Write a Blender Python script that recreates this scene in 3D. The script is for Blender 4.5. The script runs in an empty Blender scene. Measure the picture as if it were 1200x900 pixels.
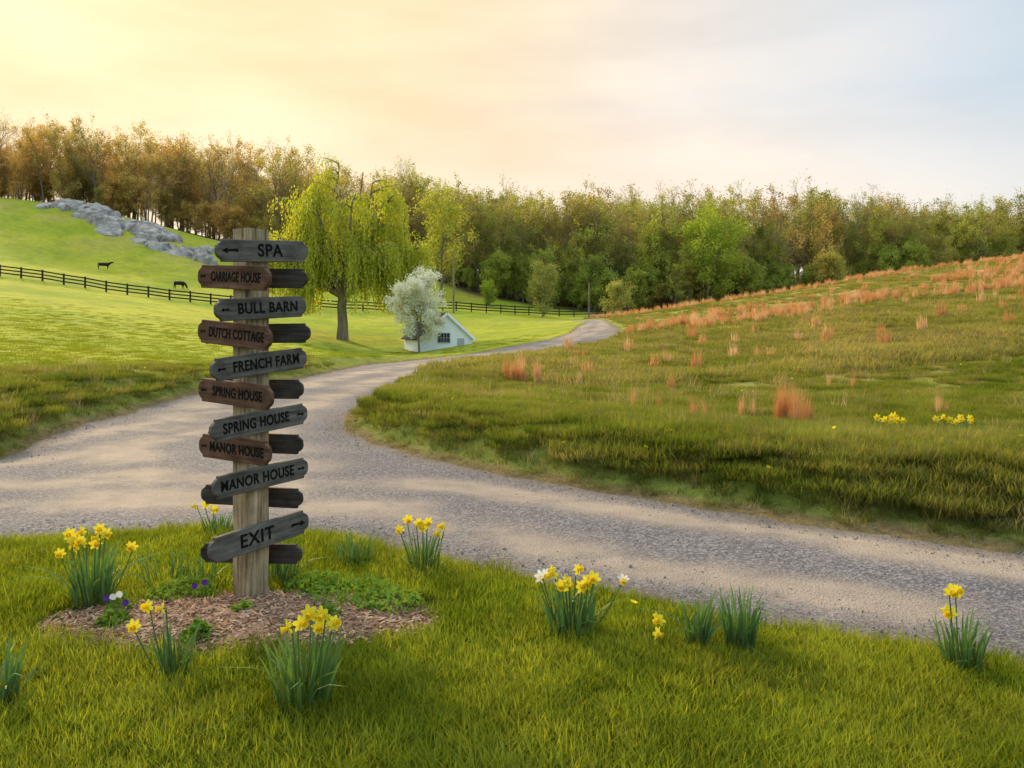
import bpy, bmesh, numpy as np, math, random
from mathutils import Vector, Matrix
rng=np.random.default_rng(7); random.seed(7)
col=bpy.context.scene.collection
F=933.0; CH=1.7
# ---------------------------------------------------------------- terrain profile (angle fan x depth)
C={-500:[(9,0),(12,.5),(14,.7),(60,4.5),(100,10),(140,20),(175,36),(230,40),(400,40)],
-200:[(7.5,0),(10.5,.4),(14,.6),(60,3.6),(100,8.6),(140,18),(175,33.5),(230,37),(400,38)],
0:[(10.1,0),(13,.35),(30,1.2),(60,3.2),(100,7.3),(130,13.5),(175,30.2),(200,33),(400,36)],
150:[(14.8,0),(17.5,.2),(30,.5),(60,2),(100,5.3),(130,10.5),(172,25.5),(200,28),(400,32)],
300:[(22,0),(40,.1),(60,.5),(80,1.6),(100,3.4),(140,9.5),(175,18.6),(210,22),(400,28)],
450:[(33,0),(45,-.3),(60,-1.2),(70,-1.2),(80,.0),(110,3.2),(150,9),(175,13.9),(210,18),(400,25)],
600:[(35,0),(50,.1),(60,.3),(85,1.2),(110,2.2),(130,3.2),(150,4.5),(180,9),(220,15),(400,22)],
690:[(35,0.05),(50,.3),(75,1.3),(92,2.0),(105,1.9),(130,2.2),(150,3.5),(180,9),(220,15),(400,22)],
750:[(11,0.0),(30,.2),(50,.9),(80,2.6),(92,3.0),(110,2.8),(150,4),(180,9),(220,15),(400,22)],
900:[(7.05,0),(10,.0),(25,.3),(50,2),(90,5.1),(100,5.4),(120,5),(150,5),(180,10),(220,15),(400,20)],
1050:[(6.5,0),(9.5,.0),(16,.2),(30,1.3),(60,4.3),(100,8.5),(110,9),(150,7.5),(180,10),(220,14),(400,18)],
1200:[(6.1,0),(9,.03),(14,.25),(25,1.2),(50,4),(80,7.6),(110,11.2),(125,11.6),(150,9.5),(180,10),(220,13),(400,16)],
1400:[(5.5,0),(9,.1),(14,.4),(25,1.7),(50,5.2),(80,9.6),(115,14.5),(150,13),(220,13),(400,16)],
1800:[(5.5,0),(9,.15),(14,.6),(25,2.2),(50,6.5),(80,12),(115,18),(150,18),(220,15),(400,16)]}
us=sorted(C); LY=np.linspace(math.log(3),math.log(420),240); UG=np.linspace(-600,1900,251)
cols_=np.array([np.interp(np.exp(LY),[0,4.5]+[p[0] for p in C[u]],[0,0]+[p[1] for p in C[u]]) for u in us])
T=np.zeros((len(UG),len(LY)))
for j in range(len(LY)): T[:,j]=np.interp(UG,us,cols_[:,j])
for _ in range(5):
    P=np.pad(T,((3,3),(0,0)),'edge'); T=sum(P[i:i+len(UG)] for i in range(7))/7
for _ in range(2):
    P=np.pad(T,((0,0),(2,2)),'edge'); T=sum(P[:,i:i+len(LY)] for i in range(5))/5
def H0(x,y):
    x=np.asarray(x,float); y=np.asarray(y,float)
    yy=np.maximum(y,3.0)
    u=np.clip(600+F*x/yy,-600,1899.9); l=np.clip(np.log(yy),LY[0],LY[-1]-1e-6)
    fu=(u+600)/10; fl=(l-LY[0])/(LY[1]-LY[0])
    i=np.clip(fu.astype(int),0,249); j=np.clip(fl.astype(int),0,238); a=fu-i; b=fl-j
    return (T[i,j]*(1-a)+T[i+1,j]*a)*(1-b)+(T[i,j+1]*(1-a)+T[i+1,j+1]*a)*b
def sstep(a,b,x):
    t=np.clip((np.asarray(x,float)-a)/(b-a),0,1); return t*t*(3-2*t)
def vn(x,y,s=0):
    x=np.asarray(x,float); y=np.asarray(y,float)
    xi=np.floor(x); yi=np.floor(y); fx=x-xi; fy=y-yi
    fx=fx*fx*(3-2*fx); fy=fy*fy*(3-2*fy)
    def h(a,b):
        v=np.sin(a*127.1+b*311.7+s*74.7)*43758.5453; return v-np.floor(v)
    return (h(xi,yi)*(1-fx)+h(xi+1,yi)*fx)*(1-fy)+(h(xi,yi+1)*(1-fx)+h(xi+1,yi+1)*fx)*fy
def fbm(x,y,s=0,o=4):
    r=0;a=.5
    for k in range(o): r=r+a*vn(np.asarray(x)*2**k,np.asarray(y)*2**k,s+k); a*=.5
    return r/(1-.5**o)
NEAR=[(-30,4.0),(-12,5.0),(-6,5.8),(-3.97,6.18),(-3.29,6.4),(-2.46,6.56),(-1.37,6.4),(-.49,5.71),(.55,5.12),(1.47,4.57),(2.58,4.02),(6,2.2),(14,-2.5),(30,-12)]
FAR=[(30,-8),(14,.2),(8,3.6),(5.2,5.2),(3.87,6.02),(3.16,6.54),(2.29,7.11),(1.27,7.92),(0,9.01),(-1.11,10.37),(-2.14,11.76),(-2.76,13.22),(-3.05,14.82),(-3.14,17.25),(-2.84,22.04),(-1.76,27.35),(0,33.54),(2.76,42.94),(5.47,51.07),(7.76,58.37),(8.61,63.74),(9.5,78),(10.2,90),(9.2,102),(4,109)]
LEFT=[(3,105),(7.4,98),(8.5,89),(6.7,80),(4.96,68),(2.9,61),(0,57),(-3.94,46),(-6.2,34),(-6.7,25),(-7.3,20.6),(-7.3,17.05),(-7.15,14.2),(-6.7,11.6),(-6.37,9.9),(-7.6,8.9),(-12,8.1),(-30,7.6)]
POLY=np.array(NEAR+FAR+LEFT)
NX=np.array([p[0] for p in NEAR]); NY=np.array([p[1] for p in NEAR])
def sdf(x,y):
    x=np.atleast_1d(np.asarray(x,float)).ravel(); y=np.atleast_1d(np.asarray(y,float)).ravel()
    out=np.full(x.shape,-99.0)
    m=(np.abs(x)<34)&(y<116)&(y>-16); X=x[m];Y=y[m]
    d=np.full(X.shape,1e9); ins=np.zeros(X.shape,bool)
    n=len(POLY)
    for i in range(n):
        a=POLY[i]; b=POLY[(i+1)%n]; e=b-a
        wx=X-a[0]; wy=Y-a[1]; t=np.clip((wx*e[0]+wy*e[1])/(e@e),0,1)
        d=np.minimum(d,(wx-t*e[0])**2+(wy-t*e[1])**2)
        c=((a[1]<=Y)&(b[1]>Y))|((b[1]<=Y)&(a[1]>Y))
        with np.errstate(divide='ignore',invalid='ignore'):
            xc=a[0]+(Y-a[1])/(e[1] if e[1]!=0 else 1e-9)*e[0]
        ins^=c&(X<xc)
    s=np.sqrt(d); s=np.where(ins,s,-s)
    s=s+(fbm(X*2.2,Y*2.2,3,3)-.5)*np.clip(.35+Y*.01,0,.8)*.6
    out[m]=s; return out
def nearside(x,y): return np.asarray(y)<np.interp(x,NX,NY)+.3
def Hs(x,y,s=None):
    x=np.asarray(x,float);y=np.asarray(y,float); shp=x.shape
    if s is None: s=sdf(x,y).reshape(shp)
    h=H0(x,y)
    ns=nearside(x,y); r=np.hypot(x,y)
    bank=np.where(ns,.05*sstep(0,.5,-s),(.47*sstep(.0,1.15,-s)-.35*sstep(1.4,5,-s))*sstep(60,25,y))
    bank=np.where((~ns)&(x<-5),bank*.8,bank)
    m=.05*(fbm(x*.9,y*.9,11)-.5)*sstep(0,.6,-s)+ .18*(fbm(x*.35,y*.35,12)-.5)*sstep(0,3,-s)*sstep(6,12,r)
    m=m+sstep(60,160,r)*2.0*(fbm(x*.03,y*.03,15)-.5)
    return h+bank+m
def zat(x,y): return float(Hs(np.array([x]),np.array([y]))[0])
# ---------------------------------------------------------------- helpers
def mkmesh(name,V,groups,smooth=False):
    me=bpy.data.meshes.new(name); V=np.asarray(V,np.float32)
    me.vertices.add(len(V)); me.vertices.foreach_set('co',V.ravel())
    groups=[(np.asarray(f,np.int32),m) for f,m in groups if len(f)]
    nl=sum(f.size for f,m in groups); npoly=sum(len(f) for f,m in groups)
    me.loops.add(nl); me.polygons.add(npoly)
    me.loops.foreach_set('vertex_index',np.concatenate([f.ravel() for f,m in groups]))
    st=[];mi=[];o=0
    for f,m in groups:
        k=f.shape[1]; st.append(o+np.arange(len(f))*k); o+=f.size; mi.append(np.full(len(f),m))
    me.polygons.foreach_set('loop_start',np.concatenate(st).astype(np.int32))
    me.polygons.foreach_set('material_index',np.concatenate(mi).astype(np.int32))
    me.polygons.foreach_set('use_smooth',np.full(npoly,smooth))
    me.update(calc_edges=True); return me
def addobj(name,me,mats=(),loc=(0,0,0),rot=(0,0,0),parent=None,link=True):
    o=bpy.data.objects.new(name,me); o.location=loc; o.rotation_euler=rot
    for m in mats: me.materials.append(m)
    if link: col.objects.link(o)
    if parent: o.parent=parent
    return o
def empty(name,loc,rot=(0,0,0)):
    o=bpy.data.objects.new(name,None); o.location=loc; o.rotation_euler=rot; o.empty_display_size=.2; col.objects.link(o); return o
def fattr(me,name,arr,t='FLOAT'):
    a=me.attributes.new(name,t,'POINT')
    if t=='FLOAT_COLOR':
        c=np.ones((len(arr),4),np.float32); c[:,:3]=arr; a.data.foreach_set('color',c.ravel())
    elif t=='FLOAT_VECTOR': a.data.foreach_set('vector',np.asarray(arr,np.float32).ravel())
    else: a.data.foreach_set('value',np.asarray(arr))
class NT:
    def __init__(s,name):
        s.m=bpy.data.materials.new(name); s.m.use_nodes=True; s.t=s.m.node_tree; s.t.nodes.clear()
        s.out=s.n('ShaderNodeOutputMaterial')
    def n(s,t,**k):
        x=s.t.nodes.new(t)
        for a,b in k.items(): setattr(x,a,b)
        return x
    def l(s,a,b): s.t.links.new(a,b)
    def noise(s,scale,detail=4,vec=None,rough=.6):
        x=s.n('ShaderNodeTexNoise'); x.inputs['Scale'].default_value=scale; x.inputs['Detail'].default_value=detail; x.inputs['Roughness'].default_value=rough
        if vec is None:
            g=s.n('ShaderNodeNewGeometry'); vec=g.outputs['Position']
        s.l(vec,x.inputs['Vector']); return x.outputs['Fac']
    def ramp(s,fac,stops):
        r=s.n('ShaderNodeValToRGB'); e=r.color_ramp.elements
        e[0].position=stops[0][0]; e[1].position=stops[-1][0]
        for p,c in stops[1:-1]: e.new(p)
        for i,(p,c) in enumerate(stops): e[i].color=(*c,1)
        s.l(fac,r.inputs['Fac']); return r.outputs['Color']
    def mix(s,f,a,b,mode='MIX'):
        x=s.n('ShaderNodeMix',data_type='RGBA',blend_type=mode)
        for v,i in ((f,0),(a,6),(b,7)):
            if isinstance(v,(int,float)): x.inputs[i].default_value=v
            elif isinstance(v,tuple): x.inputs[i].default_value=(*v,1)
            else: s.l(v,x.inputs[i])
        return x.outputs[2]
    def math(s,op,a,b=0.0,clamp=False):
        x=s.n('ShaderNodeMath',operation=op,use_clamp=clamp)
        for v,i in ((a,0),(b,1)):
            if isinstance(v,(int,float)): x.inputs[i].default_value=v
            else: s.l(v,x.inputs[i])
        return x.outputs[0]
    def attr(s,name):
        a=s.n('ShaderNodeAttribute',attribute_name=name); return a
    def pbr(s,color,rough=.8,bump=None,bs=.3,bd=.02,spec=.2):
        p=s.n('ShaderNodeBsdfPrincipled')
        if isinstance(color,tuple): p.inputs['Base Color'].default_value=(*color,1)
        else: s.l(color,p.inputs['Base Color'])
        p.inputs['Roughness'].default_value=rough; p.inputs['Specular IOR Level'].default_value=spec
        if bump is not None:
            b=s.n('ShaderNodeBump'); b.inputs['Strength'].default_value=bs; b.inputs['Distance'].default_value=bd
            s.l(bump,b.inputs['Height']); s.l(b.outputs[0],p.inputs['Normal'])
        s.l(p.outputs[0],s.out.inputs[0]); return p
def simple(name,c1,c2,scale=20,rough=.8,bs=.3,bd=.005,vscale=None):
    t=NT(name); vec=None
    tc=t.n('ShaderNodeTexCoord'); mp=t.n('ShaderNodeMapping'); t.l(tc.outputs['Object'],mp.inputs['Vector'])
    if vscale: mp.inputs['Scale'].default_value=vscale
    f=t.noise(scale,6,mp.outputs[0]); c=t.ramp(f,[(.3,c1),(.7,c2)])
    t.pbr(c,rough,f,bs,bd); return t.m
def leafmat(name,stops,transl=.45,nscale=.6,nv=.35,zgrad=None,tcol=(1.25,1.2,.5),patch=None,gloss=0,dark=None):
    t=NT(name); oi=t.n('ShaderNodeObjectInfo'); c=t.ramp(oi.outputs['Random'],stops)
    if patch: c=t.mix(t.ramp(t.noise(patch[0],4),[(.45,(0,)*3),(.62,(patch[2],)*3)]),c,patch[1])
    nz=t.noise(nscale,3); v=t.math('MULTIPLY_ADD',nz,nv*2); v.node.inputs[2].default_value=1-nv
    c=t.mix(1.0,c,v,'MULTIPLY')
    if dark: c=t.mix(1.0,c,t.ramp(t.noise(dark[0],4),[(.38,(dark[1],dark[1]*1.06,dark[1])),(.56,(1,)*3)]),'MULTIPLY')
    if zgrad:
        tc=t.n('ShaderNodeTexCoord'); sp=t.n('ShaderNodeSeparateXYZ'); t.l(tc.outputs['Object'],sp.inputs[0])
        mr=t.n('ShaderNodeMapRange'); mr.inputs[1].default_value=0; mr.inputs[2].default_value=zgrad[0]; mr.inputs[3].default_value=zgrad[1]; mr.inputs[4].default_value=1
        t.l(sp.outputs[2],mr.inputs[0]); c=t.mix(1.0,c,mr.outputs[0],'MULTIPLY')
    d=t.n('ShaderNodeBsdfDiffuse'); tr=t.n('ShaderNodeBsdfTranslucent'); mx=t.n('ShaderNodeMixShader'); mx.inputs[0].default_value=transl
    t.l(c,d.inputs[0]); c2=t.mix(1.0,c,tcol,'MULTIPLY'); t.l(c2,tr.inputs[0])
    t.l(d.outputs[0],mx.inputs[1]); t.l(tr.outputs[0],mx.inputs[2]); o=mx.outputs[0]
    if gloss:
        gl=t.n('ShaderNodeBsdfGlossy'); gl.inputs['Roughness'].default_value=.42; gl.inputs['Color'].default_value=(1,1,.9,1)
        m2=t.n('ShaderNodeMixShader'); m2.inputs[0].default_value=gloss; t.l(o,m2.inputs[1]); t.l(gl.outputs[0],m2.inputs[2]); o=m2.outputs[0]
    t.l(o,t.out.inputs[0]); return t.m
PC=[0]
def scatter(name,P,rot,scl,idx,protos,parent=None):
    PC[0]+=1
    c=bpy.data.collections.new('proto_%02d_%s'%(PC[0],name))
    for i,o in enumerate(protos): o.name='%s_part_%02d'%(name,i); c.objects.link(o)
    me=bpy.data.meshes.new(name); P=np.asarray(P,np.float32); me.vertices.add(len(P)); me.vertices.foreach_set('co',P.ravel())
    fattr(me,'rot',rot,'FLOAT_VECTOR'); fattr(me,'scl',np.asarray(scl,np.float32)); fattr(me,'idx',np.asarray(idx,np.int32),'INT')
    o=addobj(name,me,parent=parent)
    g=bpy.data.node_groups.new('gn_'+name,'GeometryNodeTree')
    g.interface.new_socket('Geometry',in_out='INPUT',socket_type='NodeSocketGeometry'); g.interface.new_socket('Geometry',in_out='OUTPUT',socket_type='NodeSocketGeometry')
    N=g.nodes.new; i=N('NodeGroupInput'); ou=N('NodeGroupOutput'); ip=N('GeometryNodeInstanceOnPoints'); ci=N('GeometryNodeCollectionInfo')
    ci.inputs['Collection'].default_value=c; ci.inputs['Separate Children'].default_value=True; ci.inputs['Reset Children'].default_value=True
    ip.inputs['Pick Instance'].default_value=True
    def na(n,t):
        a=N('GeometryNodeInputNamedAttribute'); a.data_type=t; a.inputs['Name'].default_value=n; return a.outputs[0]
    L=g.links.new; L(i.outputs[0],ip.inputs['Points']); L(ci.outputs[0],ip.inputs['Instance'])
    L(na('idx','INT'),ip.inputs['Instance Index']); e=N('FunctionNodeEulerToRotation'); L(na('rot','FLOAT_VECTOR'),e.inputs[0]); L(e.outputs[0],ip.inputs['Rotation'])
    L(na('scl','FLOAT'),ip.inputs['Scale']); L(ip.outputs[0],ou.inputs[0])
    md=o.modifiers.new('scatter','NODES'); md.node_group=g
    return o
def blades(r,n,rad,h0,h1,w,lean=.35,curve=.5,segs=3,clump=0):
    a=r.uniform(0,6.283,n); rr=rad*np.sqrt(r.uniform(0,1,n)); bx=rr*np.cos(a); by=rr*np.sin(a)
    h=r.uniform(h0,h1,n)
    if clump: h=h*(.45+1.1*fbm(bx*9+50,by*9+50,clump))
    az=r.uniform(0,6.283,n); ln=np.abs(r.normal(0,lean,n)); cv=r.uniform(0,curve,n); ww=w*r.uniform(.7,1.3,n)
    fx,fy=np.cos(az),np.sin(az); sa=az+1.57+r.uniform(-.5,.5,n); sx,sy=np.cos(sa),np.sin(sa)
    cols=[]
    for s in range(segs+1):
        t=s/segs; d=h*(ln*t+cv*t*t); z=h*t*(1-.3*cv*t)-0.01; x=bx+fx*d; y=by+fy*d; hw=ww*.5*(1-t**2*.9)
        if s<segs: cols+=[np.stack([x-sx*hw,y-sy*hw,z],-1),np.stack([x+sx*hw,y+sy*hw,z],-1)]
        else: cols.append(np.stack([x,y,z],-1))
    V=np.stack(cols,1).reshape(-1,3); k=2*segs+1; o=np.arange(n)*k
    Q=np.concatenate([np.stack([o+2*s,o+2*s+1,o+2*s+3,o+2*s+2],-1) for s in range(segs-1)])
    Tt=np.stack([o+2*segs-2,o+2*segs-1,o+2*segs],-1)
    return V,Q,Tt
def proto(name,V,groups,mats):
    me=mkmesh(name,V,groups); return addobj(name,me,mats,link=False)
# ---------------------------------------------------------------- ground sheet
def ring_angles():
    f=np.radians(np.arange(-52,52.01,.2)); c=np.radians(np.arange(56,308,4.)); return np.concatenate([f,c])
ANG=ring_angles(); RR=np.concatenate([np.exp(np.arange(math.log(1.2),math.log(262),.009)),np.exp(np.linspace(math.log(270),math.log(3000),26))])
A,R=np.meshgrid(ANG,RR); GX=R*np.sin(A); GY=R*np.cos(A); shp=GX.shape
S=sdf(GX,GY).reshape(shp); GZ0=Hs(GX,GY,S)
farf=sstep(420,1200,R); GZ0=GZ0*(1-farf)+5*farf
GZ=GZ0+np.where(R<120,.012*sstep(.0,-.08,S)-.07*sstep(-.02,.15,S),0)
nr,na_=shp; idx=np.arange(nr*na_).reshape(shp); nxt=np.roll(idx,-1,axis=1)
Q=np.stack([idx[:-1],nxt[:-1],nxt[1:],idx[1:]],-1).reshape(-1,4)[:,::-1]
V=np.stack([GX,GY,GZ],-1).reshape(-1,3); V=np.vstack([V,[[0,0,GZ[0].mean()]]])
tri=np.stack([np.roll(idx[0],-1),idx[0],np.full(na_,len(V)-1)],-1)[:,::-1]
me=mkmesh('ground',V,[(Q,0),(tri,0)],True)
x=V[:,0];y=V[:,1]; r=np.hypot(x,y); s=np.append(S.ravel(),-5)
def C3(*c): return np.array(c)[None,:]
def mixc(a,b,t): t=np.asarray(t)[:,None]; return a*(1-t)+b*t
n1=fbm(x*.5,y*.5,21); n2=fbm(x*.12,y*.12,22); n3=fbm(x*2.5,y*2.5,23); n4=fbm(x*.03,y*.03,24)
ns=nearside(x,y)
lawn=mixc(C3(.08,.12,.016)+0*V,C3(.14,.17,.025),sstep(.3,.7,n1))
past=mixc(C3(.21,.275,.023)+0*V,C3(.35,.36,.04),sstep(.3,.7,n2*.6+n4*.4)); past=mixc(past,C3(.16,.215,.028),sstep(.5,.7,n1)*.45)
past=mixc(past,C3(.32,.28,.09),sstep(.55,.75,fbm(x*.2,y*.35,27))*.3)
fld=mixc(C3(.20,.25,.045)+0*V,C3(.30,.26,.09),sstep(.4,.65,n2*.6+n1*.4)*sstep(9,24,y))
orange=mixc(C3(.40,.26,.12)+0*V,C3(.50,.35,.18),n3)
of=sstep(45,105,y)*sstep(.35,.6,fbm(x*.06,y*.09,31)*.75+.25*n1+.18*sstep(70,110,y))*sstep(8,25,x)
fld=mixc(fld,orange,of*.85)
right=sstep(-.5,.5,x-np.interp(y,[6,13,22,33,43,64,78,102,150,400],[-2,-3,-2.8,0,2.8,8.6,9.5,9.5,14,20]))*(~ns)
cc=mixc(past,fld,right); cc=np.where(ns[:,None],lawn,cc)
rough=sstep(3.2,1.2,-s)*(~ns)*sstep(60,20,y)*(s>-6)
cc=mixc(cc,mixc(C3(.10,.15,.027)+0*V,C3(.19,.17,.06),n3),rough*.8*(1-right*.5))
cc=mixc(cc,C3(.15,.105,.06),sstep(.24,.05,-s)*(s>-2)*.85)
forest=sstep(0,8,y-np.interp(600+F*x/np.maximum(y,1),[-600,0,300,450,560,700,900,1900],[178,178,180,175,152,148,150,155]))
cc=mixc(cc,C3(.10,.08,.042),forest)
rise=sstep(130,170,r)*sstep(.5,.7,n2)*.5*(1-forest)*(x<-5); cc=mixc(cc,C3(.28,.25,.08),rise)
fattr(me,'Col',cc.astype(np.float32),'FLOAT_COLOR')
t=NT('ground_grass_soil'); at=t.attr('Col'); f=t.noise(9,6); f2=t.noise(45,5); f3=t.noise(1.1,4)
c=t.mix(1.0,at.outputs['Color'],t.ramp(f,[(.25,(.65,.65,.6)),(.75,(1.35,1.3,1.3))]),'MULTIPLY')
c=t.mix(1.0,c,t.ramp(f2,[(.3,(.7,.7,.65)),(.7,(1.25,1.25,1.25))]),'MULTIPLY')
c=t.mix(1.0,c,t.ramp(f3,[(.3,(.82,.85,.82)),(.7,(1.18,1.15,1.1))]),'MULTIPLY')
t.pbr(c,.95,t.math('ADD',f,f2),.6,.05,.05)
addobj('ground',me,[t.m])
# ---------------------------------------------------------------- road sheet
corner=np.stack([S[:-1].ravel(),np.roll(S,-1,1)[:-1].ravel(),np.roll(S,-1,1)[1:].ravel(),S[1:].ravel()],-1).max(1)
keep=(corner>-.12)&(R[:-1].ravel()<116)
Qr=Q[keep]; used=np.unique(Qr); mp_=np.full(len(V),-1); mp_[used]=np.arange(len(used)); Qr=mp_[Qr]
Vr=V[used].copy(); rs=s[used]; Vr[:,2]=np.append(GZ0.ravel(),0)[used]-.018+.02*sstep(0,1.2,rs)-.012*fbm(Vr[:,0]*.8,Vr[:,1]*.8,5)
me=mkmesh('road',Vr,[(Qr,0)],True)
def dline(P,x,y):
    P=np.array(P,float); d=np.full(len(x),1e9)
    for a,b in zip(P[:-1],P[1:]):
        e=b-a; t_=np.clip(((x-a[0])*e[0]+(y-a[1])*e[1])/(e@e),0,1); d=np.minimum(d,np.hypot(x-a[0]-t_*e[0],y-a[1]-t_*e[1]))
    return d
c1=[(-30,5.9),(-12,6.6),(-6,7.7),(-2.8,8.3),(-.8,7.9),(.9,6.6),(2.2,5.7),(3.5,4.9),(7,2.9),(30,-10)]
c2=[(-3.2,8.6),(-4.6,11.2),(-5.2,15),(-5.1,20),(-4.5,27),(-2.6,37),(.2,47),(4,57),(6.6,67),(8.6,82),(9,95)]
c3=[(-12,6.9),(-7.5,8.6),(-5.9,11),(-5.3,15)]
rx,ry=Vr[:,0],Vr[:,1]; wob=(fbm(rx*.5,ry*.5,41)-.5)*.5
def trk_sun(d,w,sg): return np.exp(-((d+wob-w)/sg)**2)
tr=np.maximum.reduce([trk_sun(dline(c1,rx,ry),.62,.32),trk_sun(dline(c2,rx,ry),.85,.5),trk_sun(dline(c3,rx,ry),.6,.3)])
tr=np.clip(tr*(.5+.9*fbm(rx*.7,ry*.7,42))+.4*sstep(18,40,ry),0,1)  # wheel tracks, with the far stretch lightened as painted sunlight
fattr(me,'trk_sun',tr.astype(np.float32)); fattr(me,'edge',sstep(.45,0,rs).astype(np.float32))
t=NT('gravel_road'); g=t.n('ShaderNodeNewGeometry')
vo=t.n('ShaderNodeTexVoronoi'); vo.inputs['Scale'].default_value=55; t.l(g.outputs['Position'],vo.inputs['Vector'])
vo2=t.n('ShaderNodeTexVoronoi'); vo2.inputs['Scale'].default_value=120; t.l(g.outputs['Position'],vo2.inputs['Vector'])
bw=t.n('ShaderNodeRGBToBW'); t.l(vo.outputs['Color'],bw.inputs[0]); bw2=t.n('ShaderNodeRGBToBW'); t.l(vo2.outputs['Color'],bw2.inputs[0])
grav=t.ramp(bw.outputs[0],[(0,(.050,.047,.054)),(.5,(.125,.12,.13)),(1,(.27,.255,.265))])
pack_sun=t.ramp(t.noise(3,6),[(.3,(.25,.20,.165)),(.7,(.38,.31,.245))])
pack_sun=t.mix(.35,pack_sun,t.ramp(bw2.outputs[0],[(0,(.08,.075,.07)),(1,(.40,.35,.30))]))
big=t.noise(.8,5); tf=t.math('MULTIPLY',t.attr('trk_sun').outputs['Fac'],t.ramp(big,[(.38,(.2,)*3),(.56,(1.4,)*3)]),True)  # breaks packed tracks into pale patches that double as painted sun streaks
c=t.mix(tf,grav,pack_sun); c=t.mix(t.math('MULTIPLY',t.attr('edge').outputs['Fac'],.6),c,t.ramp(t.noise(14,5),[(.3,(.07,.058,.045)),(.7,(.19,.155,.12))]))
c=t.mix(1.0,c,t.ramp(t.noise(.35,3),[(.3,(.8,.8,.83)),(.7,(1.22,1.17,1.1))]),'MULTIPLY')
hb=t.math('ADD',vo.outputs['Distance'],t.math('MULTIPLY',vo2.outputs['Distance'],.5))
t.pbr(c,.9,hb,.7,.012,.12)
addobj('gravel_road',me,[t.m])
stone=simple('stone_grey',(.08,.078,.085),(.30,.285,.28),60,.9)
pr=[]
for k in range(3):
    bm=bmesh.new(); bmesh.ops.create_icosphere(bm,subdivisions=1,radius=.5)
    for v in bm.verts: v.co=Vector((v.co.x*random.uniform(.8,1.2),v.co.y*random.uniform(.6,1),v.co.z*random.uniform(.4,.8)))
    m_=bpy.data.meshes.new('pebble_%d'%k); bm.to_mesh(m_); bm.free(); pr.append(addobj('pebble_%d'%k,m_,[stone],link=False))
n=34000; px=rng.uniform(-9,9,n); py=np.exp(rng.uniform(math.log(3.9),math.log(16),n)); ss=sdf(px,py)
kp=(ss>-.2)&(rng.uniform(0,1,n)<np.where(ss<.45,1,.3)); px,py,ss=px[kp],py[kp],ss[kp]
pz=Hs(px,py,ss)-np.where(ss>0,.012,-.008); m=len(px)
scatter('gravel_stones',np.stack([px,py,pz],-1),rng.uniform(0,6,(m,3)),rng.lognormal(math.log(.011),.4,m),rng.integers(0,3,m),pr)
# ---------------------------------------------------------------- grass
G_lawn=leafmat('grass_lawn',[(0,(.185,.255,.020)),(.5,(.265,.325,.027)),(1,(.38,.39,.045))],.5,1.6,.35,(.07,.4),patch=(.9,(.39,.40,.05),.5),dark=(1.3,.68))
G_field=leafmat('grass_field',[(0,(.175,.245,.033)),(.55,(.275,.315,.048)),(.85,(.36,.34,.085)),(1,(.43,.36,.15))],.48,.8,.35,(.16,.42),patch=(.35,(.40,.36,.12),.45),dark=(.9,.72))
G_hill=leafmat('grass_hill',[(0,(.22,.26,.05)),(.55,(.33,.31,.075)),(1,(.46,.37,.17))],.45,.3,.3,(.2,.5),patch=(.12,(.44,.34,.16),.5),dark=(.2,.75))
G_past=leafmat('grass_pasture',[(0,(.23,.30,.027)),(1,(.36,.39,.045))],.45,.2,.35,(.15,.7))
G_dry=leafmat('grass_dry',[(0,(.30,.22,.11)),(1,(.50,.38,.21))],.3,1,.3)
G_broom=leafmat('broomsedge',[(0,(.52,.25,.10)),(.5,(.62,.34,.15)),(1,(.68,.46,.26))],.4,2,.25,tcol=(1.15,1.05,.85))
def mkpro(nm,k,mat,n,rad,h0,h1,w,**kw):
    o=[]
    for i in range(k):
        r=np.random.default_rng(100+i+n)
        if kw.get('clump'): kw['clump']=i+1
        Vv,Qq,Tt=blades(r,n,rad,h0,h1,w,**kw); o.append(proto('%s_%d'%(nm,i),Vv,[(Qq,0),(Tt,0)],[mat]))
    return o
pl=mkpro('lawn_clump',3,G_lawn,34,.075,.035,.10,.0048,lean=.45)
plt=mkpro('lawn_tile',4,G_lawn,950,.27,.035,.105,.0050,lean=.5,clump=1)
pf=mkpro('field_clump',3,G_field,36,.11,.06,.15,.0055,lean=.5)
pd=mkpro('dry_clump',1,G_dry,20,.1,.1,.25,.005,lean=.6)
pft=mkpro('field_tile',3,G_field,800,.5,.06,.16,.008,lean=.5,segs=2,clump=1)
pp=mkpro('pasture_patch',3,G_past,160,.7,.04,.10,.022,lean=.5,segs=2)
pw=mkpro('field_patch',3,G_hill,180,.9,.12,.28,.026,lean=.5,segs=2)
def rots(m,tilt=.15): 
    a=rng.normal(0,tilt,(m,3)); a[:,2]=rng.uniform(0,6.283,m); return a
def inmulch(x,y,k=1.0): return ((x+1.5)/(1.02*k))**2+((y-4.42)/(.42*k))**2+.5*(fbm(x*3,y*3,9)-.5)<1
g_=.21; gx,gy=np.meshgrid(np.arange(-7,7,g_),np.arange(.8,7,g_)); px=gx.ravel()+rng.uniform(-.35,.35,gx.size)*g_; py=gy.ravel()+rng.uniform(-.35,.35,gx.size)*g_; ss=sdf(px,py)
kp=(np.abs(px)<py*.8+1.4)&(ss<-.27)&nearside(px,py)&~inmulch(px,py,1.25); a1,b1,s1=px[kp],py[kp],ss[kp]; m1=len(a1)
n=15000; px=rng.uniform(-8,8,n); py=rng.uniform(1.2,7,n); ss=sdf(px,py)
kp=(np.abs(px)<py*.75+1.2)&(ss<-.03)&nearside(px,py)&~inmulch(px,py)&((ss>-.45)|inmulch(px,py,1.5)|(rng.uniform(0,1,n)<.09))
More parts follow.
